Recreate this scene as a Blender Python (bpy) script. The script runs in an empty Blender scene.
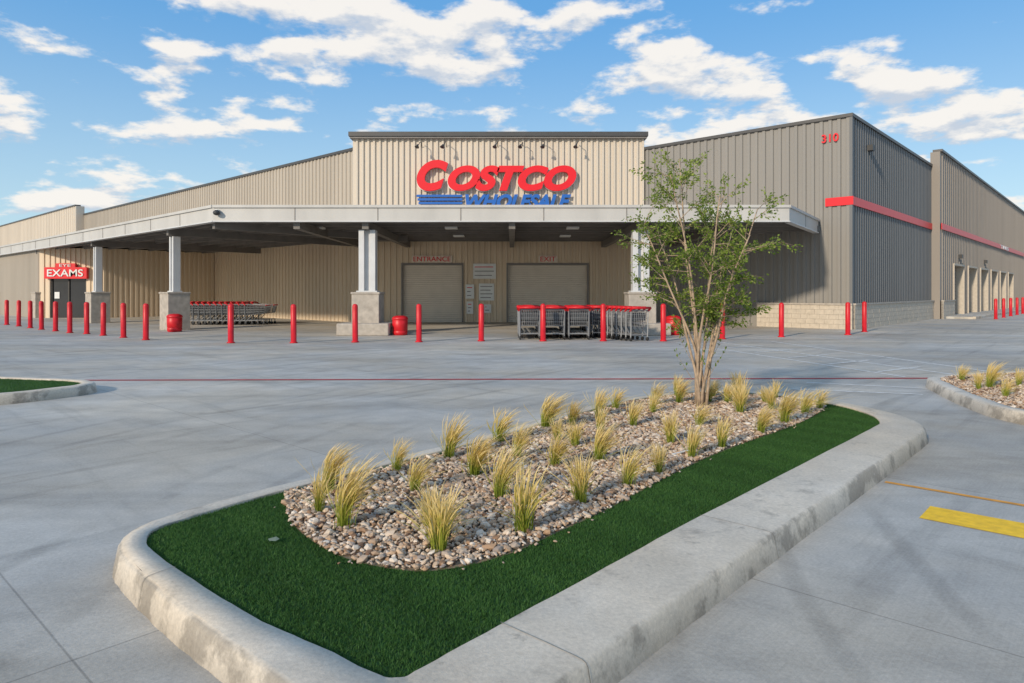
import bpy, math, random
import numpy as np
from mathutils import Vector, Matrix
random.seed(7); rng=np.random.default_rng(11)
D=bpy.data; S=bpy.context.scene; COL=S.collection
dR=Vector((.673,.740,0)).normalized(); dL=Vector((-.740,.673,0)).normalized()

# ------------------------------------------------------------ materials
def mat(name,col,rough=.7,nscale=3,namt=.12,metal=0,bump=0,bscale=40,detail=5,streak=0,spec=.4):
    m=D.materials.new(name); m.use_nodes=True; nt=m.node_tree; b=nt.nodes['Principled BSDF']
    b.inputs['Roughness'].default_value=rough; b.inputs['Metallic'].default_value=metal
    b.inputs['Specular IOR Level'].default_value=spec
    tc=nt.nodes.new('ShaderNodeTexCoord')
    n=nt.nodes.new('ShaderNodeTexNoise'); n.inputs['Scale'].default_value=nscale; n.inputs['Detail'].default_value=detail
    mp=nt.nodes.new('ShaderNodeMapping'); nt.links.new(tc.outputs['Object'],mp.inputs[0]); nt.links.new(mp.outputs[0],n.inputs['Vector'])
    if streak: mp.inputs['Scale'].default_value=(1,1,streak)
    r=nt.nodes.new('ShaderNodeValToRGB')
    r.color_ramp.elements[0].position=.3; r.color_ramp.elements[1].position=.7
    r.color_ramp.elements[0].color=(*[c*(1-namt) for c in col],1); r.color_ramp.elements[1].color=(*[min(1,c*(1+namt)) for c in col],1)
    nt.links.new(n.outputs['Fac'],r.inputs[0]); nt.links.new(r.outputs[0],b.inputs['Base Color'])
    if bump:
        n2=nt.nodes.new('ShaderNodeTexNoise'); n2.inputs['Scale'].default_value=bscale; n2.inputs['Detail'].default_value=4
        nt.links.new(tc.outputs['Object'],n2.inputs['Vector'])
        bp=nt.nodes.new('ShaderNodeBump'); bp.inputs['Strength'].default_value=bump; bp.inputs['Distance'].default_value=.01
        nt.links.new(n2.outputs['Fac'],bp.inputs['Height']); nt.links.new(bp.outputs[0],b.inputs['Normal'])
    return m
M={}
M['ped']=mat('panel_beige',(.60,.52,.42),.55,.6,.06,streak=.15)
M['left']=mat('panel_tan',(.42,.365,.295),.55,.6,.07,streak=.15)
M['low']=mat('panel_tan_lit',(.70,.56,.40),.55,.6,.08,streak=.15)  # walls under canopy: sunlight the sun lamp misses is put into the colour
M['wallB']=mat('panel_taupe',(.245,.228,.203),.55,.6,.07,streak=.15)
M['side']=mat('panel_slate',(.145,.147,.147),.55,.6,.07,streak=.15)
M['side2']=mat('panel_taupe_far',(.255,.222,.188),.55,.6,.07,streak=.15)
M['coping']=mat('coping_metal',(.09,.085,.08),.45,3,.08,.3)
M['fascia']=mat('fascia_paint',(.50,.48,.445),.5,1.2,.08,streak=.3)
M['soffit']=mat('soffit_deck_bright',(.32,.285,.24),.7,2,.15)  # lightened colour stands in for light reaching under the canopy
M['beam']=mat('beam_steel',(.17,.155,.14),.6,2,.15)
M['col']=mat('column_paint',(.58,.58,.575),.5,2,.08)
M['red']=mat('red_paint',(.58,.012,.018),.42,4,.14)
M['redsign']=mat('red_sign',(.74,.012,.02),.4,2,.04)
M['blue']=mat('blue_sign',(.02,.12,.42),.4,2,.04)
M['white']=mat('white_paint',(.78,.78,.75),.5,4,.05)
M['whitefade']=mat('faded_white_paint',(.60,.59,.56),.8,9,.22)
M['door']=mat('shutter_lit',(.74,.65,.54),.5,2,.05)  # doors in canopy shade, colour brightened so they look lit
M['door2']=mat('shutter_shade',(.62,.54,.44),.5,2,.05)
M['frame']=mat('frame_dark',(.05,.045,.04),.5,4,.1)
M['jamb']=mat('frame_grey',(.22,.20,.18),.5,4,.1)
M['glass']=mat('door_glass',(.02,.022,.025),.08,2,.05,spec=.6)
M['plinth']=mat('plinth_concrete',(.42,.37,.31),.85,5,.18,bump=.4)
M['wire']=mat('cart_wire',(.26,.265,.27),.4,20,.1,.3)
M['cartgrey']=mat('cart_plastic',(.07,.075,.08),.5,10,.1)
M['rubber']=mat('rubber',(.02,.02,.02),.8,10,.1)
M['joint']=mat('joint_dark',(.27,.24,.20),.9,10,.3)
M['yellow']=mat('yellow_paint',(.90,.52,.01),.6,14,.16,bump=.3,bscale=90)
M['orange']=mat('orange_line',(.66,.30,.05),.8,12,.25)
M['redline']=mat('red_line',(.36,.05,.05),.8,6,.35)
M['dirt']=mat('soil',(.24,.17,.11),.95,12,.3,bump=.6)
M['turfbase']=mat('turf_backing',(.03,.085,.02),.95,20,.3)
M['bark']=mat('bark',(.38,.28,.19),.85,14,.3,bump=.5,bscale=60)
M['poster']=mat('poster_paper',(.78,.68,.55),.6,12,.12)
M['lampm']=mat('lamp_metal',(.04,.04,.04),.5,4,.1)
M['litter']=mat('litter_white',(.75,.75,.73),.6,4,.03)
M['leafdry']=mat('litter_paper',(.20,.24,.17),.8,4,.1)

def attr_mat(name,attr,stops,rough=.8,trans=0,patch=0):
    m=D.materials.new(name); m.use_nodes=True; nt=m.node_tree; b=nt.nodes['Principled BSDF']
    b.inputs['Roughness'].default_value=rough; b.inputs['Specular IOR Level'].default_value=.2
    a=nt.nodes.new('ShaderNodeAttribute'); a.attribute_name=attr
    r=nt.nodes.new('ShaderNodeValToRGB'); cr=r.color_ramp
    while len(cr.elements)<len(stops): cr.elements.new(.5)
    for e,(p,c) in zip(cr.elements,stops): e.position=p; e.color=(*c,1)
    nt.links.new(a.outputs['Fac'],r.inputs[0]); nt.links.new(r.outputs[0],b.inputs['Base Color'])
    if trans:
        t=nt.nodes.new('ShaderNodeBsdfTranslucent'); nt.links.new(r.outputs[0],t.inputs[0])
        mx=nt.nodes.new('ShaderNodeMixShader'); mx.inputs[0].default_value=trans
        nt.links.new(b.outputs[0],mx.inputs[1]); nt.links.new(t.outputs[0],mx.inputs[2])
        nt.links.new(mx.outputs[0],nt.nodes['Material Output'].inputs[0])
    return m
M['leaf']=attr_mat('leaf','v',[(0,(.07,.12,.015)),(.5,(.19,.27,.04)),(1,(.40,.45,.11))],.55,.4)
M['feather']=attr_mat('feather_grass','v',[(0,(.14,.20,.02)),(.35,(.33,.38,.05)),(.60,(.66,.52,.15)),(1,(.86,.66,.33))],.7,.35)
M['turf']=attr_mat('turf_blades','v',[(0,(.035,.085,.020)),(.6,(.06,.155,.034)),(1,(.12,.235,.06))],.55,.25)
M['rock']=attr_mat('gravel_stones','v',[(0,(.13,.075,.05)),(.15,(.36,.22,.13)),(.4,(.55,.40,.27)),(.6,(.32,.26,.22)),(.8,(.64,.49,.35)),(1,(.72,.63,.53))],.8)

def concrete(name,base,joints=True,kerb=False):
    m=D.materials.new(name); m.use_nodes=True; nt=m.node_tree; N=nt.nodes; L=nt.links; b=N['Principled BSDF']
    b.inputs['Roughness'].default_value=.72; b.inputs['Specular IOR Level'].default_value=.4
    g=N.new('ShaderNodeNewGeometry')
    def dot(v):
        d=N.new('ShaderNodeVectorMath'); d.operation='DOT_PRODUCT'; L.new(g.outputs['Position'],d.inputs[0]); d.inputs[1].default_value=v; return d.outputs['Value']
    def mth(op,a,bb=None,c=None):
        n=N.new('ShaderNodeMath'); n.operation=op
        for i,x in enumerate((a,bb,c)):
            if x is None: continue
            if isinstance(x,(int,float)): n.inputs[i].default_value=x
            else: L.new(x,n.inputs[i])
        return n.outputs[0]
    def noise(sc,det=6,vec=None,rough=.55,dist=0):
        n=N.new('ShaderNodeTexNoise'); n.inputs['Scale'].default_value=sc; n.inputs['Detail'].default_value=det; n.inputs['Roughness'].default_value=rough; n.inputs['Distortion'].default_value=dist
        L.new(vec if vec else g.outputs['Position'],n.inputs['Vector']); return n.outputs['Fac']
    u=dot(tuple(dR)); v=dot(tuple(dL))
    def mr(x,a,bb,c,d):
        n=N.new('ShaderNodeMapRange'); L.new(x,n.inputs[0])
        for i,t in enumerate((a,bb,c,d)): n.inputs[i+1].default_value=t
        return n.outputs[0]
    big=noise(.22,4)
    val=mr(big,.3,.7,.80,1.16)
    val=mth('MULTIPLY',val,mr(noise(2.2,7,rough=.65),.3,.7,.88,1.10))
    val=mth('MULTIPLY',val,mr(noise(45,4,rough=.7),.3,.7,.86,1.13))
    def cmb(a,bb,off=0):
        c=N.new('ShaderNodeCombineXYZ'); L.new(a,c.inputs[0]); L.new(bb,c.inputs[1]); c.inputs[2].default_value=off; return c.outputs[0]
    sp=N.new('ShaderNodeSeparateXYZ'); L.new(g.outputs['Position'],sp.inputs[0])
    if not kerb:
        val=mth('MULTIPLY',val,mr(noise(1.2,5,cmb(mth('MULTIPLY',u,.25),mth('MULTIPLY',v,2.6)),dist=.6),.54,.72,1.0,.78))
        val=mth('MULTIPLY',val,mr(noise(1.4,5,cmb(mth('MULTIPLY',u,2.4),mth('MULTIPLY',v,.22),4.),dist=.5),.56,.72,1.0,.84))
        val=mth('MULTIPLY',val,mr(noise(1.0,5,cmb(mth('MULTIPLY',sp.outputs[0],.12),mth('MULTIPLY',sp.outputs[1],1.3)),dist=.4),.50,.75,1.0,.74))
        val=mth('MULTIPLY',val,mr(noise(.8,6,cmb(mth('MULTIPLY',sp.outputs[0],.35),sp.outputs[1],9.),rough=.6,dist=.8),.50,.70,1.0,1.20))
        val=mth('MULTIPLY',val,mr(noise(1.0,3,cmb(mth('MULTIPLY',u,3.0),mth('MULTIPLY',v,120.))),.3,.7,.95,1.05))
        w_=N.new('ShaderNodeTexWave'); w_.wave_type='RINGS'; w_.rings_direction='Z'; w_.inputs['Scale'].default_value=.42; w_.inputs['Distortion'].default_value=2.5; w_.inputs['Detail'].default_value=3; w_.inputs['Detail Scale'].default_value=.4
        ad=N.new('ShaderNodeVectorMath'); ad.operation='ADD'; L.new(g.outputs['Position'],ad.inputs[0]); ad.inputs[1].default_value=(-13,-2,0); L.new(ad.outputs[0],w_.inputs['Vector'])
        tm=mth('MULTIPLY',mr(w_.outputs['Fac'],.90,.99,0,1),mr(noise(.35,4,cmb(sp.outputs[0],sp.outputs[1],3.)),.45,.6,0,1))
        val=mth('MULTIPLY',val,mr(tm,0,1,1.0,.83))
    else:
        val=mth('MULTIPLY',val,mr(noise(3.2,7,rough=.7),.56,.74,1.0,.50))
        val=mth('MULTIPLY',val,mr(noise(11,5,rough=.7),.62,.72,1.0,.70))
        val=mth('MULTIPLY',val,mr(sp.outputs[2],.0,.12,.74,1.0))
        # rubber scuffs on the upper arris and face
        zz=mth('MULTIPLY',mr(sp.outputs[2],.149,.143,0,1),mr(noise(2.4,6,rough=.65),.50,.58,0,1))
        val=mth('MULTIPLY',val,mr(zz,0,1,1.0,.60))
    val=mth('MULTIPLY',val,mr(noise(1.6,3),.68,.78,1.0,.74))
    if joints:
        def jl(x,off,sp_,w):
            f=mth('FRACT',mth('DIVIDE',mth('SUBTRACT',x,off),sp_))
            dd=mth('MINIMUM',f,mth('SUBTRACT',1.0,f))
            return mr(mth('MULTIPLY',dd,sp_),w*.4,w,.66,1.0)
        val=mth('MULTIPLY',val,jl(u,.90,5.62,.007)); val=mth('MULTIPLY',val,jl(u,3.71,11.24,.007)); val=mth('MULTIPLY',val,jl(v,3.4,9.2,.007))
        c=N.new('ShaderNodeCombineXYZ'); L.new(mth('FLOOR',mth('DIVIDE',mth('SUBTRACT',u,.9),5.62)),c.inputs[0]); L.new(mth('FLOOR',mth('DIVIDE',mth('SUBTRACT',v,3.4),9.2)),c.inputs[1])
        wn=N.new('ShaderNodeTexWhiteNoise'); L.new(c.outputs[0],wn.inputs['Vector']); val=mth('MULTIPLY',val,mr(wn.outputs['Value'],0,1,.94,1.05))
    hue=N.new('ShaderNodeMix'); hue.data_type='RGBA'; L.new(mr(noise(.35,4),.4,.6,0,1),hue.inputs['Factor'])
    hue.inputs['A'].default_value=(base[0]*.98,base[1],base[2]*1.02,1); hue.inputs['B'].default_value=(base[0]*1.05,base[1]*1.0,base[2]*.92,1)
    cm=N.new('ShaderNodeVectorMath'); cm.operation='SCALE'; L.new(hue.outputs['Result'],cm.inputs[0]); L.new(val,cm.inputs['Scale'])
    L.new(cm.outputs[0],b.inputs['Base Color'])
    bp=N.new('ShaderNodeBump'); bp.inputs['Strength'].default_value=.4; bp.inputs['Distance'].default_value=.006
    L.new(noise(60,5,rough=.7),bp.inputs['Height']); L.new(bp.outputs[0],b.inputs['Normal'])
    return m
M['lot']=concrete('lot_concrete',(.44,.415,.375))
M['walk']=concrete('walk_concrete',(.50,.465,.41),True)
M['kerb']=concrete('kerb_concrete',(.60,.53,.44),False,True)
M['block']=mat('split_block',(.52,.45,.36),.9,6,.10,bump=.5)

# ------------------------------------------------------------ mesh builder
class MB:
    def __init__(s): s.v=[];s.f=[];s.mi=[];s.ms=[];s.sm=[]
    def m(s,k):
        if k not in s.ms: s.ms.append(k)
        return s.ms.index(k)
    def face(s,pts,k,smooth=False):
        i=len(s.v); s.v+= [tuple(p) for p in pts]; s.f.append(tuple(range(i,i+len(pts)))); s.mi.append(s.m(k)); s.sm.append(smooth)
    def obox(s,o,ax,ay,az,k):
        o=Vector(o);ax=Vector(ax);ay=Vector(ay);az=Vector(az)
        i=len(s.v)
        for c in ((0,0,0),(1,0,0),(1,1,0),(0,1,0),(0,0,1),(1,0,1),(1,1,1),(0,1,1)):
            s.v.append(tuple(o+ax*c[0]+ay*c[1]+az*c[2]))
        for f in ((0,3,2,1),(4,5,6,7),(0,1,5,4),(1,2,6,5),(2,3,7,6),(3,0,4,7)):
            s.f.append(tuple(i+j for j in f)); s.mi.append(s.m(k)); s.sm.append(False)
    def box(s,x0,x1,y0,y1,z0,z1,k): s.obox((x0,y0,z0),(x1-x0,0,0),(0,y1-y0,0),(0,0,z1-z0),k)
    def bar(s,p,q,w,k,w2=None):
        p=Vector(p);q=Vector(q);d=(q-p)
        if d.length<1e-6:return
        dn=d.normalized(); a=dn.orthogonal() if abs(dn.z)>.9 else dn.cross(Vector((0,0,1)))
        a.normalize(); b=dn.cross(a); w2=w2 or w
        s.obox(p-a*w/2-b*w2/2,a*w,b*w2,d,k)
    def tube(s,pts,rads,k,n=8,cap=True):
        i0=len(s.v); P=[Vector(p) for p in pts]
        for j,p in enumerate(P):
            d=(P[min(j+1,len(P)-1)]-P[max(j-1,0)]).normalized()
            a=Vector((1,0,0)) if abs(d.x)<.8 else Vector((0,1,0))
            a=(a-d*a.dot(d)).normalized(); b=d.cross(a)
            for t in range(n):
                an=2*math.pi*t/n; s.v.append(tuple(p+(a*math.cos(an)+b*math.sin(an))*rads[j]))
        for j in range(len(P)-1):
            for t in range(n):
                t2=(t+1)%n
                s.f.append((i0+j*n+t,i0+j*n+t2,i0+(j+1)*n+t2,i0+(j+1)*n+t)); s.mi.append(s.m(k)); s.sm.append(True)
        if cap:
            s.f.append(tuple(i0+t for t in reversed(range(n)))); s.mi.append(s.m(k)); s.sm.append(False)
            s.f.append(tuple(i0+(len(P)-1)*n+t for t in range(n))); s.mi.append(s.m(k)); s.sm.append(False)
    def lathe(s,prof,k,n=20,c=(0,0,0)):
        s.tube([(c[0],c[1],c[2]+z) for r,z in prof],[max(r,.0005) for r,z in prof],k,n)
    def obj(s,name,parent=None,loc=(0,0,0)):
        me=D.meshes.new(name); me.from_pydata(s.v,[],s.f)
        for k in s.ms: me.materials.append(M[k])
        me.polygons.foreach_set('material_index',s.mi); me.polygons.foreach_set('use_smooth',s.sm); me.update()
        o=D.objects.new(name,me); COL.objects.link(o); o.location=loc
        if parent: o.parent=parent
        return o
def empty(name,loc=(0,0,0)):
    e=D.objects.new(name,None); COL.objects.link(e); e.location=loc; return e
def inst(o,name,loc,rot=0,sc=1,parent=None):
    n=D.objects.new(name,o.data); COL.objects.link(n); n.location=loc; n.rotation_euler=(0,0,rot)
    n.scale=(sc,sc,sc) if isinstance(sc,(int,float)) else sc
    if parent: n.parent=parent
    return n

def rib_wall(b,p0,p1,z0,z1,k,out,pitch=.37,dep=.06,w=.13,off=0):
    p0=Vector((*p0[:2],0));p1=Vector((*p1[:2],0)); d=p1-p0; Lg=d.length; d.normalize(); out=Vector(out)
    n=max(1,round(Lg/pitch)); pt=Lg/n; prof=[]
    for i in range(n):
        s0=i*pt; prof+=[(s0,0),(s0+pt-w-.05,0),(s0+pt-w-.025,dep),(s0+pt-.025,dep)]
    prof.append((Lg,0))
    q=[p0+d*s_+out*(o_+off) for s_,o_ in prof]
    for a,c in zip(q[:-1],q[1:]):
        b.face([(a.x,a.y,z0),(c.x,c.y,z0),(c.x,c.y,z1),(a.x,a.y,z1)],k)

def text_mesh(name,txt,w,h,dep,k,shear=0,offset=0.0,parent=None,loc=(0,0,0),rotz=0,spacing=1.0):
    cu=D.curves.new(name,'FONT'); cu.body=txt; cu.extrude=.05; cu.offset=offset; cu.shear=shear; cu.space_character=spacing
    o=D.objects.new(name,cu); COL.objects.link(o); bpy.context.view_layer.update()
    me=D.meshes.new_from_object(o.evaluated_get(bpy.context.evaluated_depsgraph_get()))
    D.objects.remove(o)
    co=np.empty(len(me.vertices)*3); me.vertices.foreach_get('co',co); co=co.reshape(-1,3)
    mn=co.min(0);mx=co.max(0); c2=np.empty_like(co)
    c2[:,0]=((co[:,0]-mn[0])/(mx[0]-mn[0])-.5)*w
    c2[:,2]=(co[:,1]-mn[1])/(mx[1]-mn[1])*h
    c2[:,1]=-(co[:,2]-mn[2])/(mx[2]-mn[2])*dep
    me.vertices.foreach_set('co',c2.ravel()); me.materials.clear(); me.materials.append(M[k]); me.update()
    ob=D.objects.new(name,me); COL.objects.link(ob); ob.location=loc; ob.rotation_euler=(0,0,rotz)
    if parent: ob.parent=parent
    return ob

# ------------------------------------------------------------ ground
b=MB(); 
b.face([(-700,-500,0),(700,-500,0),(700,900,0),(-700,900,0)],'lot'); b.obj('ground')
nA=Vector((-dR.x,-dR.y,0)); nS=Vector((.74,-.673,0)).normalized()
b=MB()
ap=[(-11.6,22.6),(11.5,22.9),(15.2,27.2),(14.49,29.1),(6.95,36),(-8.32,36)]
eA=Vector((-8.32,36,0))+dL*75; eF=Vector((-11.6,22.6,0))+dL*75
ap=ap+[(eA.x,eA.y),(eF.x,eF.y)]
b.face([(x,y,.004) for x,y in ap],'walk'); b.obj('entrance_pavement')

# ------------------------------------------------------------ warehouse
WH=empty('warehouse_building')
P2=Vector((-8.32,36,0)); P3=Vector((6.95,36,0)); C=Vector((14.49,29.1,0))
A1=P2+dL*45.2; A2=P2+dL*130
S1=C+dR*15.7; S2=C+dR*125
H=9.1
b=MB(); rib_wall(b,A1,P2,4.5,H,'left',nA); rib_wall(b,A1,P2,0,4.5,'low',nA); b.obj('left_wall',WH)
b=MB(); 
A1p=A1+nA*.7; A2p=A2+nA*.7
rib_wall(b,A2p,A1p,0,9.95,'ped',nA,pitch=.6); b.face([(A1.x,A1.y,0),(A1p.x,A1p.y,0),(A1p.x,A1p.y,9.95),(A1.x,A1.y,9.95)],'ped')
b.obj('far_left_wall',WH)
yW=36.0; out=(0,-1,0)
doors=[(-5.78,-2.65,3.03),(-.21,3.98,3.03)]
b=MB()
segs=[(-8.32,-5.78),(-2.65,-.21),(3.98,6.95)]
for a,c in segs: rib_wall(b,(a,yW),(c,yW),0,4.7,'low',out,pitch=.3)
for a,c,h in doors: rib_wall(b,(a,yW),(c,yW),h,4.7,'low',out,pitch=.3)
b.obj('entrance_wall',WH)
b=MB(); rib_wall(b,(-8.4,yW),(6.98,yW),4.7,9.75,'ped',out,pitch=.30,dep=.09,w=.10,off=.12)
b.box(-8.4,6.98,yW-.12,yW+1.2,4.68,4.70,'ped')
b.face([(-8.4,yW-.12,4.7),(-8.4,yW+3,4.7),(-8.4,yW+3,9.75),(-8.4,yW-.12,9.75)],'ped')
b.face([(6.98,yW-.12,4.7),(6.98,yW+3,4.7),(6.98,yW+3,9.75),(6.98,yW-.12,9.75)],'ped')
b.face([(-8.4,yW+3,4.7),(6.98,yW+3,4.7),(6.98,yW+3,9.75),(-8.4,yW+3,9.75)],'ped')
b.obj('entrance_parapet',WH)
b=MB(); b.box(-8.55,7.12,yW-.5,yW+3.2,9.75,9.98,'coping'); b.box(-8.5,7.07,yW-.42,yW+3.1,9.66,9.747,'jamb'); b.obj('parapet_cornice',WH)
for a,c,h in doors:
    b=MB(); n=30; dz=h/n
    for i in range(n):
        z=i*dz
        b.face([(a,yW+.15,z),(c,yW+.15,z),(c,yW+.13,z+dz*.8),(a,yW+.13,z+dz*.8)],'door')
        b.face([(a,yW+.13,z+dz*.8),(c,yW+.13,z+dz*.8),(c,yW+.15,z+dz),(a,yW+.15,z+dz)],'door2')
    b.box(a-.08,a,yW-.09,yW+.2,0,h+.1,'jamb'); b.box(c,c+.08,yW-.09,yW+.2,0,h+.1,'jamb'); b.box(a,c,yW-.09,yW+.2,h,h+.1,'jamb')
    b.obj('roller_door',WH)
b=MB(); b.box(-5.3,-3.15,yW-.14,yW-.065,3.16,3.52,'poster'); b.obj('entrance_sign_panel',WH)
text_mesh('entrance_sign_text','ENTRANCE',1.95,.25,.02,'redsign',0,.0,WH,(-4.22,yW-.142,3.215))
b=MB(); b.box(1.4,2.4,yW-.14,yW-.065,3.16,3.52,'poster'); b.obj('exit_sign_panel',WH)
text_mesh('exit_sign_text','EXIT',.8,.25,.02,'redsign',0,.0,WH,(1.9,yW-.142,3.215))
b=MB()
for bi,(x0,x1,z0,z1,nl) in enumerate([(-2.05,-.85,2.3,3.1,3),(-2.45,-2.0,1.25,2.0,3),(-1.75,-.95,1.15,2.05,4),(-2.4,-2.05,.45,1.1,3),(-1.5,-1.1,.5,.95,2)]):
    b.box(x0,x1,yW-.12,yW-.065,z0,z1,'white')
    for i in range(nl):
        zz=z1-(i+.8)*(z1-z0)/(nl+.6)
        b.box(x0+.08,x1-.08-random.random()*.2,yW-.124,yW-.121,zz-.02,zz+.02,'redsign' if (i%3==0 and bi!=2) else 'jamb')
b.obj('notice_boards',WH)
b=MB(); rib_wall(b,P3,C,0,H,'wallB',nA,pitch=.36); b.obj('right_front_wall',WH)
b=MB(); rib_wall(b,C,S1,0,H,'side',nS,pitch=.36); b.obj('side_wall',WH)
S1p=S1+nS*.5; S2p=S2+nS*.5
b=MB()
ts=[19.5+i*5.2 for i in range(6)]; dw=3.4; dh=3.3
cur=15.7; B0=C+nS*.5
for t in ts:
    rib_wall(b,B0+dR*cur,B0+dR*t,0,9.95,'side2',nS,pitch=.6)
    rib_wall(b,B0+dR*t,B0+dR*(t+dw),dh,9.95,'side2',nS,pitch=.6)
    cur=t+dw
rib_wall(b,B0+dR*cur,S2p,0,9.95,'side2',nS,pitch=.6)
b.face([(S1.x,S1.y,0),(S1p.x,S1p.y,0),(S1p.x,S1p.y,9.95),(S1.x,S1.y,9.95)],'side2')
b.obj('far_side_wall',WH)
for t in ts:
    b=MB(); o=B0+dR*t-nS*.35
    for i in range(14):
        z=i*dh/14; q0=o; q1=o+dR*dw
        b.face([(q0.x,q0.y,z),(q1.x,q1.y,z),(q1.x,q1.y,z+dh/14-.03),(q0.x,q0.y,z+dh/14-.03)],'jamb')
    b.obox(o-nS*.06-dR*.1,dR*(dw+.2),nS*.04,(0,0,dh+.1),'frame')
    b.obox(o-dR*.12,dR*.12,nS*.48,(0,0,dh+.1),'block'); b.obox(o+dR*dw,dR*.12,nS*.48,(0,0,dh+.1),'block')
    b.obox(o+Vector((0,0,dh)),dR*dw,nS*.48,(0,0,.12),'block')
    b.obj('service_door',WH)
def coping(b,p,q,n,z,k,h=.14,pr=.12):
    p=Vector(p);q=Vector(q); d=(q-p)
    b.obox(p+n*pr+Vector((0,0,z)),d,-n*.5,(0,0,h),k)
b=MB(); coping(b,A1,P2,nA,H,'coping'); coping(b,P3,C+(C-P3).normalized()*.12,nA,H,'coping'); coping(b,C+dR*.4,S1,nS,H,'coping')
coping(b,A2p,A1p,nA,9.95,'coping',.12); coping(b,S1p,S2p,nS,9.95,'coping',.14)
b.obj('roof_coping',WH)
b=MB(); b.obox(C+nA*.09+nS*(-.02),nS*.12,-nA*.12,(0,0,H),'side'); b.obj('corner_trim',WH)
rp=[A2,A1,P2,P3,C,S1,S2]; bk=[S2+nA*-60, A2+nA*-90]
b=MB(); allp=[(p.x,p.y,8.6) for p in rp]+[(p.x,p.y,8.6) for p in bk]; b.face(allp,'jamb')
for p,q in ((S2,bk[0]),(bk[0],bk[1]),(bk[1],A2)): b.face([(p.x,p.y,0),(q.x,q.y,0),(q.x,q.y,9),(p.x,p.y,9)],'left')
b.obj('roof_and_rear',WH)
def wains(b,p,q,n,z1,off=.065,th=.12):
    p=Vector(p);q=Vector(q); d=q-p; L_=d.length; d.normalize(); nc=5; hh=(z1-.06)/nc
    for c_ in range(nc):
        s=-.2*(c_%2)
        while s<L_:
            a=max(0,s); e=min(L_,s+.4)
            if e-a>.03: b.obox(p+d*(a+.004)+n*off+Vector((0,0,c_*hh+.004)),d*(e-a-.008),n*(th-random.random()*.008),(0,0,hh-.008),'block')
            s+=.4
    b.obox(p+n*off,d*L_,n*(th-.02),(0,0,z1-.06),'joint')
    b.obox(p+n*off+Vector((0,0,z1-.06)),d*L_,n*(th+.04),(0,0,.07),'plinth')
b=MB(); Bs=P3+(C-P3).normalized()*6.2
wains(b,Bs,C+(C-P3).normalized()*.12,nA,1.1); wains(b,C,S1,nS,1.1); wains(b,S1p,B0+dR*19.3,nS,1.1)
b.obj('block_wainscot',WH)
b=MB(); Cs=C-(C-P3).normalized()*1.0
b.obox(Cs+nA*.065+Vector((0,0,5.33)),(C-P3).normalized()*1.14,nA*.04,(0,0,.36),'redsign')
b.obox(C+nS*.065+nA*.11+Vector((0,0,5.33)),dR*15.7+nA*-.11,nS*.04,(0,0,.36),'redsign')
b.obox(S1p+nS*.065+Vector((0,0,5.33)),dR*42,nS*.04,(0,0,.36),'redsign')
b.obj('red_band',WH)
rotS=math.atan2(dR.y,dR.x)
p=S1p+dR*27+nS*.11; text_mesh('band_text','TIRES',5,.30,.03,'white',0,.02,WH,(p.x,p.y,5.36),rotS)
p=C-(C-P3).normalized()*.80+nA*.075; text_mesh('address_number','310',.70,.36,.04,'redsign',0,.015,WH,(p.x,p.y,8.12),math.atan2((C-P3).y,(C-P3).x))
b=MB(); 
for t,z in ((2.3,8.0),(21.1,3.8),(31.5,3.8)):
    base=(C if t<15 else B0)+dR*t+nS*.06
    b.obox(base+Vector((0,0,z)),dR*.35,nS*.22,(0,0,.25),'lampm')
b.obj('wall_light',WH)
sg=empty('warehouse_sign'); ys=yW-.30
def letters(name,t,x0,x1,z0,h,k,off,sh,dep=.22,y=ys,spc=1.0): return text_mesh(name,t,x1-x0,h,dep,k,sh,off,sg,((x0+x1)/2,y,z0),0,spc)
letters('capital_back','C',-5.01,-3.31,6.86,1.67,'white',.058,.3,.08,ys+.04)
letters('letters_back','OSTCO',-3.40,3.39,6.86,1.37,'white',.058,.3,.08,ys+.04)
letters('capital_letter','C',-4.98,-3.34,6.88,1.62,'redsign',.055,.3)
letters('letters','OSTCO',-3.36,3.36,6.88,1.33,'redsign',.055,.3)
letters('subtitle','WHOLESALE',-2.45,3.1,5.98,.74,'blue',.045,.3,.12)
b=MB()
for i in range(4): b.box(-5.0+i*.05,-2.6,ys-.1,ys-.002,6.58-i*.19,6.70-i*.19,'blue')
b.obj('sign_stripes',sg)
for x in (-4.75,-3.45,-.75,.55,1.7,3.4):
    b=MB(); b.tube([(x,yW-.15,9.25),(x,yW-.45,9.42),(x,yW-.85,9.36),(x-.08,yW-1.0,9.15)],[.02]*4,'lampm',6)
    b.tube([(x-.1,yW-.98,9.2),(x-.12,yW-1.03,9.12),(x-.14,yW-1.07,9.04)],[.03,.07,.12],'lampm',10); b.obj('gooseneck_lamp',sg)

# exam-room block
b=MB(); e0=Vector((-29.2,42,0)); e1=Vector((-25.4,42,0)); eb=e1+dR*7.0; el=e0+dL*20
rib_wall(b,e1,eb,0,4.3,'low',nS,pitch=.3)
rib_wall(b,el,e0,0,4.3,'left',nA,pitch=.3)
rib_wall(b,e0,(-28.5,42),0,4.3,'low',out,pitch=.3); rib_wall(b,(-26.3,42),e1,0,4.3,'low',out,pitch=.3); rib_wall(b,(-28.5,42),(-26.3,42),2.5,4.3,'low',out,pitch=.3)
b.obj('exam_room_walls',WH)
b=MB(); b.box(-28.5,-26.3,42.1,42.14,0,2.5,'glass')
for x in (-28.5,-27.45,-26.38): b.box(x,x+.08,42.03,42.2,0,2.5,'frame')
b.box(-28.5,-26.3,42.03,42.098,2.42,2.5,'frame'); b.box(-28.3,-28.0,42.06,42.09,1.2,1.6,'white'); b.obj('glass_door',WH)
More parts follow.
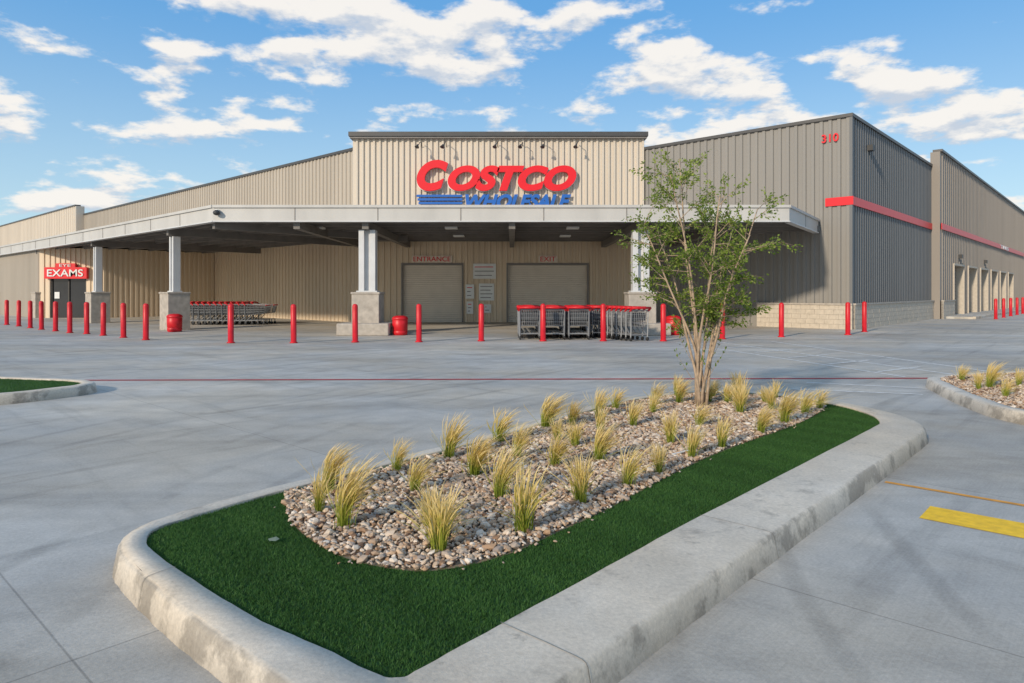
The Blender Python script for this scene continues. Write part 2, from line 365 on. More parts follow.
b=MB(); b.box(-28.7,-26.1,41.7,41.9,2.42,3.12,'redsign'); b.box(-28.0,-26.8,41.7,41.9,3.12,3.36,'redsign'); b.obj('exam_sign_panel',WH)
text_mesh('exam_sign_text','EXAMS',2.2,.44,.03,'white',0,.01,WH,(-27.4,41.69,2.55)); text_mesh('exam_sign_text','EYE',.7,.16,.03,'white',0,.0,WH,(-27.4,41.69,3.15))

# canopy
F1=Vector((-11,25,0));F2=Vector((10.2,25,0));F3=Vector((13.45,29.85,0)); E1=F1+dL*70
wA=P2+dL*74+nA*.1
zt,zb=4.72,4.22
CN=empty('entrance_canopy')
b=MB(); poly=[F1,F2,F3,P3+Vector((0,-.2,0)),P2+Vector((0,-.2,0)),wA,E1]
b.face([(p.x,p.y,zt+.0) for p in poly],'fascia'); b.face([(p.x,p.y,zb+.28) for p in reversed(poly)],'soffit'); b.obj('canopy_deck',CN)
b=MB()
def fascia(p,q,n):
    d=q-p; L_=d.length; dn=d.normalized()
    b.obox(p+Vector((0,0,zb)),d,-n*.18,(0,0,zt-zb-.02),'fascia')
    b.obox(p+n*.06+Vector((0,0,zt-.02)),d,-n*.3,(0,0,.10),'fascia')
    b.obox(p+n*.03+Vector((0,0,zb-.04)),d,-n*.25,(0,0,.039),'col')
    s=3.0
    while s<L_:
        b.obox(p+dn*s+n*.012+Vector((0,0,zb+.001)),dn*.03,-n*.02,(0,0,zt-zb-.024),'jamb'); s+=3.05
fascia(F1,F2,Vector((0,-1,0))); dd=(F3-F2).normalized(); fascia(F2,F3,Vector((dd.y,-dd.x,0))); fascia(E1,F1,nA)
b.obj('canopy_fascia',CN)
b=MB()
for i in range(9):
    y=26.2+i*1.15
    xl=-11+0.0-(y-25)*1.1; xr=10.0+ (y-25)*.62 if y<29.6 else 6.9+(35.8-y)*1.11
    b.box(xl,xr-.3,y,y+.12,zb+.02,zb+.26,'beam')
for x in (-8,-5.45,0,4.8,8.2):
    b.box(x-.12,x+.12,25.25,35.7,zb-.28,zb+.015,'beam')
ct=[4.85,14.7,25.3,35.6,46,57]
for t in [0.5]+ct:
    o=F1+dL*t-nA*.25; b.obox(o-dL*.1+Vector((0,0,zb-.25)),dL*.2,-nA*9.2,(0,0,.4),'beam')
for i in range(8):
    o=F1-nA*(1.0+i*1.15)+Vector((0,0,zb+.02)); b.obox(o,dL*68,-nA*.1,(0,0,.22),'beam')
b.obj('canopy_beams',CN)
b=MB()
for x,y in [(-8,28),(-2.5,28),(2.5,28),(7,28),(-8,32),(-2.5,32),(2.5,32)]:
    b.box(x-.25,x+.25,y-.25,y+.25,zb-.02,zb+.05,'white')
b.obj('soffit_light',CN)
b=MB(); b.lathe([(.02,0),(.10,.03),(.13,.10),(.10,.16),(.04,.2)],'lampm',12,(0,0,0)); b.box(-.04,.04,-.02,.3,.17,.22,'white'); b.obj('security_camera',CN,(-10.8,24.85,4.4))
def column(x,y,w,name,ang=0,base=False,pw=1.02,ph=1.6):
    e=empty(name,(x,y,0)); e.rotation_euler=(0,0,ang)
    b=MB()
    b.box(-w/2,-w/2+.16*w/.5,-w*.35,w*.35,ph,zb-.29,'col'); b.box(w/2-.16*w/.5,w/2,-w*.35,w*.35,ph,zb-.29,'col'); b.box(-w/2+.01,w/2-.01,-.03,.03,ph,zb-.29,'col')
    b.box(-w/2-.08,w/2+.08,-w*.45,w*.45,ph,ph+.05,'col'); b.obj('steel_shaft',e)
    b=MB(); b.box(-pw/2,pw/2,-pw/2,pw/2,0,ph-.08,'plinth'); b.box(-pw/2-.03,pw/2+.03,-pw/2-.03,pw/2+.03,ph-.08,ph-.001,'plinth'); o=b.obj('concrete_plinth',e)
    bv=o.modifiers.new('b','BEVEL'); bv.width=.02; bv.segments=2
    if base:
        b=MB(); b.box(-.95,.95,-1.0,.5,.004,.45,'plinth'); o=b.obj('footing_kerb',e); bv=o.modifiers.new('b','BEVEL'); bv.width=.04; bv.segments=2
    return e
column(-5.45,25.75,.62,'canopy_column',base=True); column(4.85,25.75,.62,'canopy_column',base=True)
for t in ct:
    p=F1+dL*t-nA*.55; column(p.x,p.y,.42,'canopy_column',ang=math.atan2(dL.y,dL.x)+math.pi,pw=.9)

# ------------------------------------------------------------ bollards
b=MB(); b.lathe([(.12,0),(.12,.03),(.088,.035),(.088,1.13),(.084,1.16),(.067,1.195),(.035,1.215),(.0,1.22)],'red',18); bol=b.obj('bollard')
bl=[(-24.6,33.1),(-23.0,31.7),(-21.4,30.2),(-20.0,28.9),(-18.6,27.7),(-17.3,26.6),(-16.2,25.9),(-15.0,24.95),(-13.6,23.8),(-12.2,22.65),
(-8.81,21.3),(-6.84,21.3),(-4.98,21.6),(-2.97,21.7),(-1.0,22.1),(1.01,22.1),(2.97,22.1),(4.92,22.1),(7.15,23.1),(9.55,24.1),(12.5,25.3),(14.1,27.2)]
bol.location=(*bl[0],.004)
for x,y in bl[1:]:
    o=inst(bol,'bollard',(x,y,.004),random.random()*6); o.rotation_euler[0]=random.uniform(-.008,.008)
for i in range(7):
    p=C+nS*3.0+dR*(17.5+i*3.4); inst(bol,'bollard',(p.x,p.y,0))
b=MB(); q0=C+nS*.21+nA*.5; 
b.obox(q0+dR*17,dR*92,nS*1.8,(0,0,.13),'walk'); b.obox(q0+dR*17+nS*1.8,dR*92,nS*.16,(0,0,.15),'kerb'); b.obj('side_pavement')

# ------------------------------------------------------------ bins
b=MB(); b.lathe([(.26,0),(.29,.02),(.31,.1),(.31,.16),(.29,.18),(.31,.2),(.32,.6),(.30,.62),(.33,.64),(.33,.70),(.28,.76),(.16,.80),(.15,.78)],'red',24)
b.lathe([(.14,.785),(.14,.79)],'rubber',20); tb=b.obj('trash_bin',None,(-4.15,25.2,.004)); tb.scale=(.9,.9,.9); inst(tb,'trash_bin',(-13.55,27.3,.004),0,.9); inst(tb,'trash_bin',(6.0,25.3,.004),0,.9)

# ------------------------------------------------------------ shopping carts
b=MB()
def lerp(a,c,t): return Vector(a)*(1-t)+Vector(c)*t
RTL,RTR=(-.35,0,1.0),(.35,0,1.0); FTL,FTR=(-.28,.98,.95),(.28,.98,.95)
RBL,RBR=(-.30,.06,.46),(.30,.06,.46); FBL,FBR=(-.24,.88,.56),(.24,.88,.56)
w=.012
for (a,c,d,e,n) in ((RTL,FTL,RBL,FBL,14),(RTR,FTR,RBR,FBR,14),(FTL,FTR,FBL,FBR,9),(RTL,RTR,RBL,RBR,9)):
    for i in range(n+1): b.bar(lerp(a,c,i/n),lerp(d,e,i/n),w,'wire')
    for i in range(5): b.bar(lerp(a,d,i/4),lerp(c,e,i/4),w if i else .022,'wire')
for i in range(9): b.bar(lerp(RBL,RBR,i/8),lerp(FBL,FBR,i/8),w,'wire')
b.bar(Vector(FTL)+Vector((0,.01,0)),Vector(FTR)+Vector((0,.01,0)),.05,'red')
b.tube([(-.37,-.10,1.08),(.37,-.10,1.08)],[.038,.038],'red',8); b.box(-.15,.15,-.13,-.07,1.05,1.13,'red')
for sx in (-1,1):
    b.bar((sx*.37,-.10,1.08),(sx*.35,.03,.96),.05,'red'); b.bar((sx*.34,.0,.98),(sx*.33,.02,.18),.034,'wire')
    b.bar((sx*.33,.02,.20),(sx*.24,.88,.24),.03,'wire'); b.bar((sx*.33,.10,.22),(sx*.29,.35,.48),.024,'wire')
    for (wx,wy) in ((sx*.33,.03),(sx*.23,.88)):
        b.tube([(wx-.02,wy,.066),(wx+.02,wy,.066)],[.064,.064],'rubber',10); b.bar((wx,wy,.07),(wx,wy,.24),.034,'wire')
b.bar((-.33,.03,.20),(.33,.03,.20),.026,'wire'); b.bar((-.24,.88,.24),(.24,.88,.24),.026,'wire')
for i in range(6): b.bar(lerp((-.33,.03,.20),(.33,.03,.20),(i+.5)/6),lerp((-.24,.88,.24),(.24,.88,.24),(i+.5)/6),.01,'wire')
b.box(-.27,.27,.045,.055,.66,.92,'cartgrey'); b.box(-.27,.27,.06,.25,.70,.71,'cartgrey')
cart=b.obj('shopping_cart',None,(0.6,22.7,.004))
first=True
for (x,y,ang,n) in ((.6,22.7,.02,9),(1.42,22.7,.0,9),(2.24,22.7,-.02,9),(4.15,22.1,.45,9),(3.1,23.4,.2,6)):
    for i in range(n):
        if first: first=False; cart.rotation_euler=(0,0,ang); continue
        inst(cart,'shopping_cart',(x-math.sin(ang)*.27*i,y+math.cos(ang)*.27*i,.004),ang+random.uniform(-.012,.012))
for r in range(2):
    for i in range(12):
        inst(cart,'shopping_cart',(-16.0+i*.28,33.2+r*1.1,.004),-math.pi/2+random.uniform(-.02,.02))

# ------------------------------------------------------------ planting islands
def catmull(pts,sub=6):
    out_=[];n=len(pts)
    for i in range(n):
        p0,p1,p2,p3=[Vector(pts[(i+k)%n]) for k in (-1,0,1,2)]
        for s in range(sub):
            t=s/sub
            out_.append(.5*((2*p1)+(-p0+p2)*t+(2*p0-5*p1+4*p2-p3)*t*t+(-p0+3*p1-3*p2+p3)*t**3))
    return out_
def inside(poly,X,Y):
    P=np.array([(p[0],p[1]) for p in poly]); r=np.zeros(len(X),bool); n=len(P); j=n-1
    for i in range(n):
        xi,yi=P[i];xj,yj=P[j]
        c=((yi>Y)!=(yj>Y))&(X<(xj-xi)*(Y-yi)/(yj-yi+1e-12)+xi); r^=c; j=i
    return r
def scatter(poly,n,excl=None):
    P=np.array([(p[0],p[1]) for p in poly]); mn=P.min(0);mx=P.max(0)
    X=rng.uniform(mn[0],mx[0],n);Y=rng.uniform(mn[1],mx[1],n); k=inside(poly,X,Y)
    if excl is not None: k&=~inside(excl,X,Y)
    return X[k],Y[k]
def kerb(name,inner,outer,parent):
    b=MB(); n=len(inner)
    def wob(i): return .0015*math.sin(i*1.3)+.001*math.sin(i*3.1)
    def ring(f,z): return [(*(inner[i].lerp(outer[i],f)),z+wob(i)) for i in range(n)]
    def ext(dist,z):
        r=[]
        for i in range(n):
            d=(outer[i]-inner[i]).normalized(); q=outer[i]+d*(dist+wob(i*2)*2); r.append((q.x,q.y,z))
        return r
    rings=[[(p.x,p.y,.02) for p in inner],ring(0,.144),ring(.02,.150),ring(.5,.152),ring(.88,.150),ext(-.018,.148),ext(-.004,.142),ext(.006,.128),ext(.022,.05),ext(.032,.0)]
    base=[]
    for r in rings:
        base.append(len(b.v)); b.v+=r
    for a,c in zip(base[:-1],base[1:]):
        for i in range(n):
            j=(i+1)%n; b.f.append((a+i,c+i,c+j,a+j)); b.mi.append(b.m('kerb')); b.sm.append(True)
    return b.obj('kerb',parent)
pairs=[((-.42,2.57),(-.30,2.03)),((-.53,2.60),(-.46,2.15)),((-.76,2.77),(-.88,2.56)),((-1.1,3.0),(-1.205,2.84)),((-1.516,3.35),(-1.62,3.21)),((-2.0,3.80),(-2.08,3.67)),
((-2.15,4.0),(-2.26,3.91)),((-2.19,4.18),(-2.32,4.16)),((-2.1,4.37),(-2.23,4.44)),((-1.9,4.68),(-2.02,4.76)),((-1.65,5.02),(-1.76,5.11)),((-.97,5.83),(-1.08,5.92)),
((-.12,6.87),(-.24,6.96)),((1.13,8.6),(1.01,8.71)),((1.75,9.28),(1.66,9.41)),((2.7,9.88),(2.66,10.04)),((3.5,9.75),(3.6,9.92)),((4.05,9.1),(4.23,9.2)),
((4.25,8.4),(4.55,8.34)),((4.15,7.68),(4.50,7.46)),((3.6,7.0),(3.92,6.69)),((1.22,4.415),(1.57,4.10)),((.5,3.6),(.85,3.31)),((-.05,2.98),(.29,2.67)),((-.33,2.66),(-.05,2.28))]
inner=catmull([p[0] for p in pairs]); outer=catmull([p[1] for p in pairs])
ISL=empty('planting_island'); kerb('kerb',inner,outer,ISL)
gravel_front=[(-1.645,4.95),(-1.40,4.32),(-.98,3.80),(-.593,3.593),(-.329,3.607),(-.011,3.816),(.295,4.172),(.667,4.62),(1.154,5.29),(1.909,6.23),(3.03,7.40),(3.8,8.35)]
gravel_back=[(4.0,8.9),(3.5,9.6),(2.7,9.82),(1.75,9.2),(1.13,8.5),(-.12,6.80),(-.97,5.76),(-1.58,5.05)]
gp=catmull(gravel_front+gravel_back,4)
b=MB(); b.face([(p.x,p.y,.125) for p in inner],'turfbase'); b.obj('turf_bed',ISL)
b=MB(); b.face([(p.x,p.y,.131) for p in gp],'dirt'); b.obj('soil_bed',ISL)
def npmesh(name,V,F,attr,matk,parent=None,smooth=False):
    me=D.meshes.new(name); nv=len(V); nf,k=F.shape
    me.vertices.add(nv); me.vertices.foreach_set('co',V.astype(np.float32).ravel())
    me.loops.add(nf*k); me.loops.foreach_set('vertex_index',F.astype(np.int32).ravel())
    me.polygons.add(nf); me.polygons.foreach_set('loop_start',np.arange(0,nf*k,k,dtype=np.int32)); me.polygons.foreach_set('loop_total',np.full(nf,k,dtype=np.int32))
    me.polygons.foreach_set('use_smooth',np.full(nf,smooth)); 
    a=me.attributes.new('v','FLOAT','POINT'); a.data.foreach_set('value',attr.astype(np.float32))
    me.materials.append(M[matk]); me.update(calc_edges=True); me.validate()
    o=D.objects.new(name,me); COL.objects.link(o)
    if parent: o.parent=parent
    return o
def turf(name,poly,excl,dens,parent):
    P=np.array([(p[0],p[1]) for p in poly]); ar=np.prod(P.max(0)-P.min(0))
    X,Y=scatter(poly,int(ar*dens),excl); n=len(X)
    h=rng.uniform(.010,.020,n); a=rng.uniform(0,2*np.pi,n); wd=rng.uniform(.0016,.003,n); lx=rng.normal(0,.009,n); ly=rng.normal(0,.009,n)
    z0=.127
    V=np.stack([np.stack([X-np.cos(a)*wd,Y-np.sin(a)*wd,np.full(n,z0)],1),np.stack([X+np.cos(a)*wd,Y+np.sin(a)*wd,np.full(n,z0)],1),np.stack([X+lx,Y+ly,z0+h],1)],1).reshape(-1,3)
    F=np.arange(3*n).reshape(-1,3); r=np.clip(rng.normal(.5,.2,n)+.10*np.sin(X*3+1.7*np.sin(Y*2.1))+.1*np.sin(X*11+Y*9),0,1); at=np.stack([r*.65,r*.65,r],1).ravel()
    return npmesh(name,V,F,at,'turf',parent)
turf('turf',inner,gp,30000,ISL)
def ico():
    t=(1+5**.5)/2
    v=np.array([(-1,t,0),(1,t,0),(-1,-t,0),(1,-t,0),(0,-1,t),(0,1,t),(0,-1,-t),(0,1,-t),(t,0,-1),(t,0,1),(-t,0,-1),(-t,0,1)],float); v/=np.linalg.norm(v[0])
    f=np.array([(0,11,5),(0,5,1),(0,1,7),(0,7,10),(0,10,11),(1,5,9),(5,11,4),(11,10,2),(10,7,6),(7,1,8),(3,9,4),(3,4,2),(3,2,6),(3,6,8),(3,8,9),(4,9,5),(2,4,11),(6,2,10),(8,6,7),(9,8,1)])
    return v,f
IV,IF=ico()
def stones(name,poly,dens,parent,spill=None):
    P=np.array([(p[0],p[1]) for p in poly]); ar=np.prod(P.max(0)-P.min(0)); X,Y=scatter(poly,int(ar*dens)); n=len(X)
    s=np.exp(rng.normal(math.log(.0125),.38,n)).clip(.006,.032)
    if spill is not None:
        k=70; i=rng.integers(0,len(spill),k); sx=np.array([spill[j][0] for j in i])+rng.normal(0,.05,k); sy=np.array([spill[j][1] for j in i])+rng.normal(0,.05,k)
        X=np.concatenate([X,sx]);Y=np.concatenate([Y,sy]); s=np.concatenate([s,rng.uniform(.006,.013,k)]); n=len(X)
    sc=np.stack([s*rng.uniform(.8,1.5,n),s*rng.uniform(.7,1.1,n),s*rng.uniform(.5,.8,n)],1)
    V=IV[None]*sc[:,None]*rng.uniform(.82,1.18,(n,12,1))
    a=rng.uniform(0,6.28,n); ca,sa=np.cos(a)[:,None],np.sin(a)[:,None]
    x=V[:,:,0]*ca-V[:,:,1]*sa; y=V[:,:,0]*sa+V[:,:,1]*ca
    tl=rng.normal(0,.3,n)[:,None]; z=V[:,:,2]*np.cos(tl)+x*np.sin(tl)
    Z=.135+s*.3+rng.uniform(0,.014,n)
    V=np.stack([x+X[:,None],y+Y[:,None],z+Z[:,None]],2).reshape(-1,3)
    F=(IF[None]+12*np.arange(n)[:,None,None]).reshape(-1,3)
    return npmesh(name,V,F,np.repeat(rng.uniform(0,1,n),12),'rock',parent)
stones('gravel',gp,2300,ISL,gp[:48])

# feather grass
def tuft(seed,h=.40,n=200):
    r=np.random.default_rng(seed); K=6
    a=r.uniform(0,2*np.pi,n); rad=np.abs(r.normal(0,.022,n)); bx=np.cos(a)*rad; by=np.sin(a)*rad
    hh=h*r.uniform(.45,1.12,n); lean=r.uniform(.02,.19,n)*hh/h*.6
    out_=r.uniform(0,1,n)<.14; lean=np.where(out_,lean*2.8,lean); hh=np.where(out_,hh*.78,hh)
    wx=r.normal(.075+.04*r.normal(),.04,n); wy=r.normal(.0,.03,n)
    V=[];at=[]
    t=np.linspace(0,1,K)
    pa=r.uniform(0,np.pi,n); hv=(hh/h-.45)*.5
    for i in range(K):
        tt=t[i]; cx=bx+np.cos(a)*lean*tt**1.4+wx*tt**2.8; cy=by+np.sin(a)*lean*tt**1.4+wy*tt**2.6; cz=hh*(tt-.13*tt**3)
        w_=(.0018*(1-tt)+.0006) if tt<.6 else (.0030 if tt<.95 else .0005)
        V.append(np.stack([cx-np.cos(pa)*w_,cy-np.sin(pa)*w_,cz],1)); V.append(np.stack([cx+np.cos(pa)*w_,cy+np.sin(pa)*w_,cz],1))
        v_=np.clip(tt*.66+hv*tt*1.3+r.normal(.06,.09,n)+.25*(r.uniform(0,1,n)>.8),0,1); at+= [v_,v_]
    V=np.stack(V,1).reshape(-1,3); at=np.stack(at,1).ravel()
    F=[]
    for i in range(K-1): F.append(np.array([2*i,2*i+1,2*i+3,2*i+2]))
    F=(np.array(F)[None]+2*K*np.arange(n)[:,None,None]).reshape(-1,4)
    return V,F,at
tms=[]
for s_ in range(8):
    V,F,at=tuft(s_,random.uniform(.36,.48),random.randint(110,240)); o=npmesh('feather_grass',V,F,at,'feather'); tms.append(o)
tp=[(-1.35,4.97),(-1.04,4.23),(-1.28,4.5),(-.93,5.53),(-.71,4.97),(-.55,5.97),(-.51,4.23),(-.405,3.82),(-.295,5.41),(-.085,4.83),(.067,4.14),(-.12,6.6),(.053,5.97),(.36,5.69),
(.474,4.73),(.44,6.65),(.742,5.86),(.654,7.4),(.911,7.03),(1.3,8.5),(.87,5.1),(1.31,7.4),(1.18,5.47),(1.527,6.56),(2.19,8.95),(1.58,5.97),(1.96,6.35),(2.05,7.4),
(1.85,8.79),(2.83,8.95),(2.75,8.2),(3.33,8.95),(2.57,7.03),(3.04,7.57),(3.6,9.3),(3.85,8.5),(3.51,8.14),(2.79,9.47),(3.1,9.35),(.6,6.43),(.36,7.3),(1.0,7.9),(2.3,9.5),(1.7,8.2),
(-.42,4.05),(2.6,9.0),(3.2,8.4),(2.95,8.75),
(7.3,10.4),(7.5,9.7),(7.9,10.6),(6.9,9.5),(8.1,9.7),(7.4,11.2),(7.0,10.2),(8.4,10.9),(7.4,8.9),(8.0,9.0)]
used=set()
for i,(x,y) in enumerate(tp):
    k=i%8; s_=random.uniform(.66,1.05)
    if i in (1,7,10): s_=1.08
    if i in (2,44): s_=.75
    if k not in used: used.add(k); o=tms[k]; o.location=(x,y,.14); o.scale=(s_,s_,s_)
    else: o=inst(tms[k],'feather_grass',(x,y,.14),random.uniform(-.9,.9),(s_*random.uniform(.9,1.25),s_*random.uniform(.9,1.25),s_))
oR=[(6.72,10.7),(6.28,9.3),(6.15,8.4),(6.5,7.5),(7.6,6.9),(10,8.3),(12,11),(11,12.6),(8.5,12.3),(7.2,11.7)]
def isl(name,pts,wd,kind):
    o=catmull(pts,5); c=sum(o,Vector((0,0)))/len(o); inn=[]
    n=len(o)
    for i in range(n):
        t=(o[(i+1)%n]-o[i-1]).normalized(); nn=Vector((-t.y,t.x))
        if nn.dot(c-o[i])<0: nn=-nn
        inn.append(o[i]+nn*wd)
    e=empty(name); kerb('kerb',inn,o,e)
    b=MB(); b.face([(p.x,p.y,.128) for p in inn],'dirt' if kind=='g' else 'turfbase'); b.obj('bed',e)
    if kind=='g': stones('gravel',inn,1100,e)
    else: turf('turf',inn,None,9000,e)
isl('planting_island',oR,.18,'g')
isl('planting_island',[(-6.65,10.75),(-6.75,10.35),(-7.3,9.6),(-8.8,8.7),(-11,8.9),(-12,10.5),(-11,12.3),(-8.9,11.75),(-7.4,11.4),(-6.85,11.1)],.18,'t')

b=MB(); n=len(inner)
for i in (27,63,100,126,138):
    a=inner[i%n]; c=outer[i%n]; d=(c-a).normalized(); t=Vector((-d.y,d.x))*.002
    pts=[(a,.1545),(a.lerp(c,.5),.1558),(a.lerp(c,.88),.1540),(c+d*-.018,.1515),(c+d*.001,.1445),(c+d*.011,.129),(c+d*.028,.05),(c+d*.037,.004)]
    for (p,z),(q,z2) in zip(pts[:-1],pts[1:]):
        b.face([(p.x-t.x,p.y-t.y,z),(q.x-t.x,q.y-t.y,z2),(q.x+t.x,q.y+t.y,z2),(p.x+t.x,p.y+t.y,z)],'joint')
b.obj('kerb_joints',ISL)
b=MB(); b.bar((1.42,6.02,.165),(1.60,6.14,.17),.018,'litter',.006); b.obj('paper_straw')
b=MB(); b.face([(-1.43,3.98,.155),(-1.39,4.01,.158),(-1.36,3.98,.155),(-1.37,3.94,.157),(-1.41,3.95,.155)],'leafdry'); b.obj('paper_scrap')

# ------------------------------------------------------------ painted markings
def strip(b,p,q,w,k,z=.004):
    p=Vector((*p[:2],0));q=Vector((*q[:2],0)); d=(q-p).normalized(); s=Vector((-d.y,d.x,0))*w/2
    b.face([(*(p-s).xy,z),(*(q-s).xy,z),(*(q+s).xy,z),(*(p+s).xy,z)],k)
b=MB(); strip(b,(-8.3,12.3),(8.0,12.6),.15,'redline'); b.obj('fire_lane_line')
p=Vector((3.0,4.94,0)); b=MB(); strip(b,p,p-dL*3,.36,'yellow'); b.obj('yellow_marking')
p=Vector((3.14,5.72,0)); b=MB(); strip(b,p,p-dL*4,.055,'orange'); b.obj('stall_line')
b=MB()
for p,q in [((5.2,21.5),(7.4,12.8)),((6.6,21.5),(8.6,13)),((8.4,22),(9.6,13.6))]: strip(b,p,q,.10,'whitefade')
for i in range(6):
    y=13.6+i*1.45; strip(b,(7.3-i*.30,y),(8.7-i*.30,y+.9),.10,'whitefade',.006)
strip(b,(4.6,11.2),(6.4,10.6),.09,'whitefade'); strip(b,(5.2,12.0),(7.0,11.2),.09,'whitefade')
b.obj('crosswalk_marking')

# ------------------------------------------------------------ tree
TX,TY=2.41,8.71
b=MB(); leafP=[]
tips=[(-.72,.15,2.4),(-.45,-.3,2.95),(-.22,.2,3.25),(.15,-.35,2.7),(.42,.3,2.9),(.70,-.1,2.55),(.5,-.4,2.2),(-.45,.5,2.3),(.55,.4,2.35)]
for ti,(dx,dy,h) in enumerate(tips):
    base=Vector((TX+random.uniform(-.07,.07),TY+random.uniform(-.06,.06),.12)); tip=Vector((TX+dx,TY+dy,h+.1))
    K=10; pts=[]
    for i in range(K):
        t=i/(K-1); hz=t**1.5
        wob=Vector((math.sin(ti*3+t*7)*.035,math.cos(ti*2+t*6)*.035,0))*(t*(1-t)*4)
        pts.append(Vector((base.x+(tip.x-base.x)*hz,base.y+(tip.y-base.y)*hz,base.z+(tip.z-base.z)*t))+wob)
    b.tube(pts,[.018*(1-.8*i/(K-1))+.003 for i in range(K)],'bark',7)
    nb=18
    for j in range(nb):
        t=random.uniform(.38,1.0); f=t*(K-1); i=min(int(f),K-2); p=pts[i].lerp(pts[i+1],f-i)
        an=random.uniform(0,6.28); el_=random.uniform(-.1,.9)
        d=Vector((math.cos(an)*math.cos(el_),math.sin(an)*math.cos(el_),math.sin(el_)))
        d+=Vector((dx,dy,0))*.35; d.normalize(); ln=random.uniform(.20,.46)*(1.15-.6*abs(t-.68))
        if t<.5: ln*=.7
        q=p+d*ln*.5+Vector((0,0,.02)); e=p+d*ln+Vector((0,0,.03))
        b.tube([p,q,e],[.006,.004,.002],'bark',4,False)
        for s_ in range(5):
            st=p.lerp(e,random.uniform(.3,1)); dd=(d+Vector((random.gauss(0,.7),random.gauss(0,.7),random.gauss(.1,.5)))).normalized(); l2=random.uniform(.10,.22)
            en=st+dd*l2; b.tube([st,en],[.0025,.0012],'bark',3,False)
            for _ in range(random.randint(10,22)): leafP.append((st.lerp(en,random.uniform(0,1.1))+Vector((random.gauss(0,.018),random.gauss(0,.018),random.gauss(0,.018))),dd))
for j in range(9):
    an=random.uniform(0,6.28); p=Vector((TX+math.cos(an)*.1,TY+math.sin(an)*.1,.3+random.random()*.6)); e=p+Vector((math.cos(an)*.22,math.sin(an)*.22,.35))
    b.tube([p,e],[.004,.0015],'bark',4,False)
    for _ in range(14): leafP.append((p.lerp(e,random.uniform(.4,1.1))+Vector((random.gauss(0,.02),)*3),Vector((0,0,1))))
TR=empty('crape_myrtle_tree'); b.obj('trunks_and_limbs',TR)
n=len(leafP); V=np.zeros((n,4,3)); at=np.zeros((n,4))
for i,(p,d) in enumerate(leafP):
    a=(d+Vector((random.gauss(0,.6),random.gauss(0,.6),random.gauss(-.1,.5)))).normalized()
    s=a.cross(Vector((random.gauss(0,1),random.gauss(0,1),random.gauss(0,1)))).normalized()
    l=random.uniform(.028,.052); w_=l*.27
    V[i,0]=p; V[i,1]=p+a*l*.5+s*w_; V[i,2]=p+a*l; V[i,3]=p+a*l*.5-s*w_
    at[i]=min(1,max(0,random.gauss(.48,.22)+(p.z-2.2)*.12))
npmesh('leaves',V.reshape(-1,3),np.arange(4*n).reshape(-1,4),at.ravel(),'leaf',TR)

# ------------------------------------------------------------ light, sky
el=math.radians(22)
sd=Vector((-.60,-.80,0)).normalized()*math.cos(el)+Vector((0,0,math.sin(el)))
sl=D.lights.new('sun','SUN'); sl.energy=3.5; sl.angle=math.radians(3); sl.color=(1,.87,.70)
so=D.objects.new('sun',sl); COL.objects.link(so); so.rotation_euler=sd.to_track_quat('Z','Y').to_euler(); so.location=(-20,-20,30)
W=D.worlds.new('World'); S.world=W; W.use_nodes=True; nt=W.node_tree; N=nt.nodes; L=nt.links
bg=N['Background']; bg.inputs[1].default_value=.15
sky=N.new('ShaderNodeTexSky'); sky.sky_type='NISHITA'; sky.sun_disc=False; sky.sun_elevation=el; sky.sun_rotation=math.atan2(sd.x,sd.y)%(2*math.pi)
sky.air_density=1.1; sky.dust_density=.4; sky.ozone_density=2.5
tc=N.new('ShaderNodeTexCoord'); sp=N.new('ShaderNodeSeparateXYZ'); L.new(tc.outputs['Generated'],sp.inputs[0])
def mth(op,a,bb=None):
    n=N.new('ShaderNodeMath'); n.operation=op
    for i,x in enumerate((a,bb)):
        if x is None: continue
        if isinstance(x,(int,float)): n.inputs[i].default_value=x
        else: L.new(x,n.inputs[i])
    return n.outputs[0]
zc=mth('MAXIMUM',sp.outputs[2],0.0)
def mr(x,a,bb,c,d,sm=True):
    n=N.new('ShaderNodeMapRange'); L.new(x,n.inputs[0]); n.interpolation_type='SMOOTHSTEP' if sm else 'LINEAR'
    for i,t in enumerate((a,bb,c,d)): n.inputs[i+1].default_value=t
    return n.outputs[0]
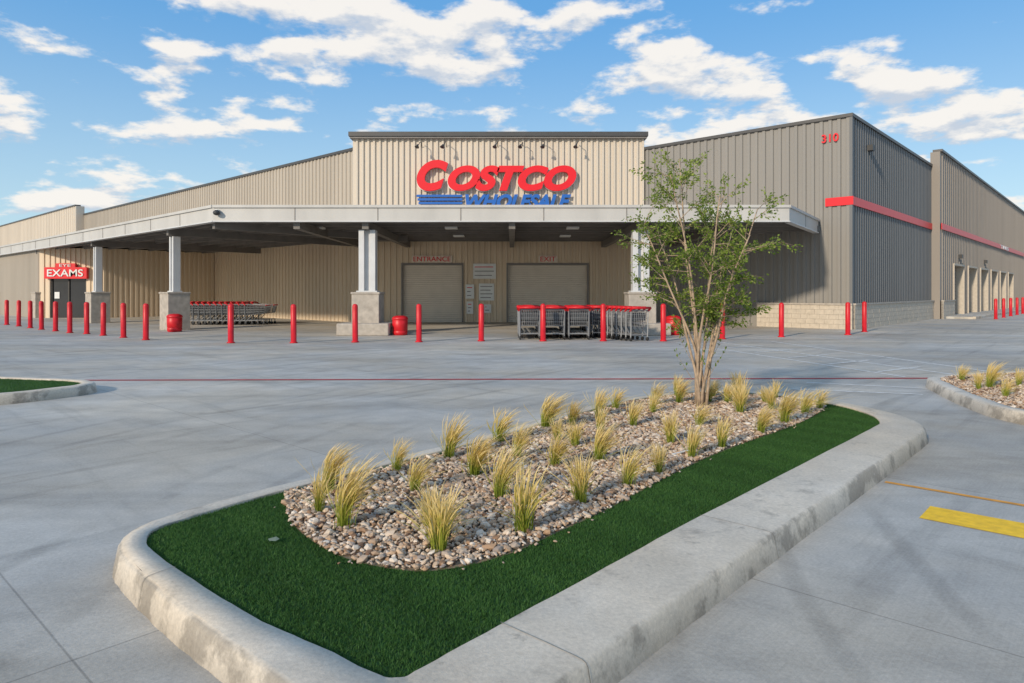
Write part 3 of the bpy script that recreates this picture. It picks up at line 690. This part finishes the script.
def cloud(dz):
    z=mth('ADD',zc,dz); d2=mth('ADD',z,.55)
    c=N.new('ShaderNodeCombineXYZ'); L.new(mth('DIVIDE',sp.outputs[0],d2),c.inputs[0]); L.new(mth('DIVIDE',sp.outputs[1],d2),c.inputs[1]); L.new(mth('ADD',mth('MULTIPLY',mth('DIVIDE',z,d2),3.0),5.2),c.inputs[2])
    n=N.new('ShaderNodeTexNoise'); n.inputs['Scale'].default_value=6.2; n.inputs['Detail'].default_value=9; n.inputs['Roughness'].default_value=.57; n.inputs['Distortion'].default_value=.0
    L.new(c.outputs[0],n.inputs['Vector']); return n.outputs['Fac']
c1=cloud(0); c2=cloud(.018)
m_=mr(c1,.495,.60,0,.94)
sh=mr(mth('SUBTRACT',c1,c2),-.08,.06,.0,1.0)
mc=N.new('ShaderNodeMix'); mc.data_type='RGBA'; L.new(sh,mc.inputs['Factor']); mc.inputs['A'].default_value=(3.9,4.3,4.9,1); mc.inputs['B'].default_value=(6.5,6.2,5.8,1)
tint=N.new('ShaderNodeMix'); tint.data_type='RGBA'; L.new(mr(zc,0,.42,0,1),tint.inputs['Factor']); tint.inputs['A'].default_value=(3.6,5.1,5.9,1); tint.inputs['B'].default_value=(.75,2.6,5.3,1)
t2=N.new('ShaderNodeMix'); t2.data_type='RGBA'; t2.inputs['Factor'].default_value=.78; L.new(sky.outputs[0],t2.inputs['A']); L.new(tint.outputs['Result'],t2.inputs['B'])
mx=N.new('ShaderNodeMix'); mx.data_type='RGBA'; L.new(m_,mx.inputs['Factor']); L.new(t2.outputs['Result'],mx.inputs['A']); L.new(mc.outputs['Result'],mx.inputs['B'])
L.new(mx.outputs['Result'],bg.inputs[0])

cam=D.cameras.new('camera'); cam.sensor_width=36; cam.lens=23.9; cam.shift_y=-49.5/1024; cam.clip_end=3000
co=D.objects.new('camera',cam); COL.objects.link(co); co.location=(0,0,1.6); co.rotation_euler=(math.radians(90),0,0); S.camera=co
S.view_settings.view_transform='Standard'; S.view_settings.look='None'; S.view_settings.exposure=0
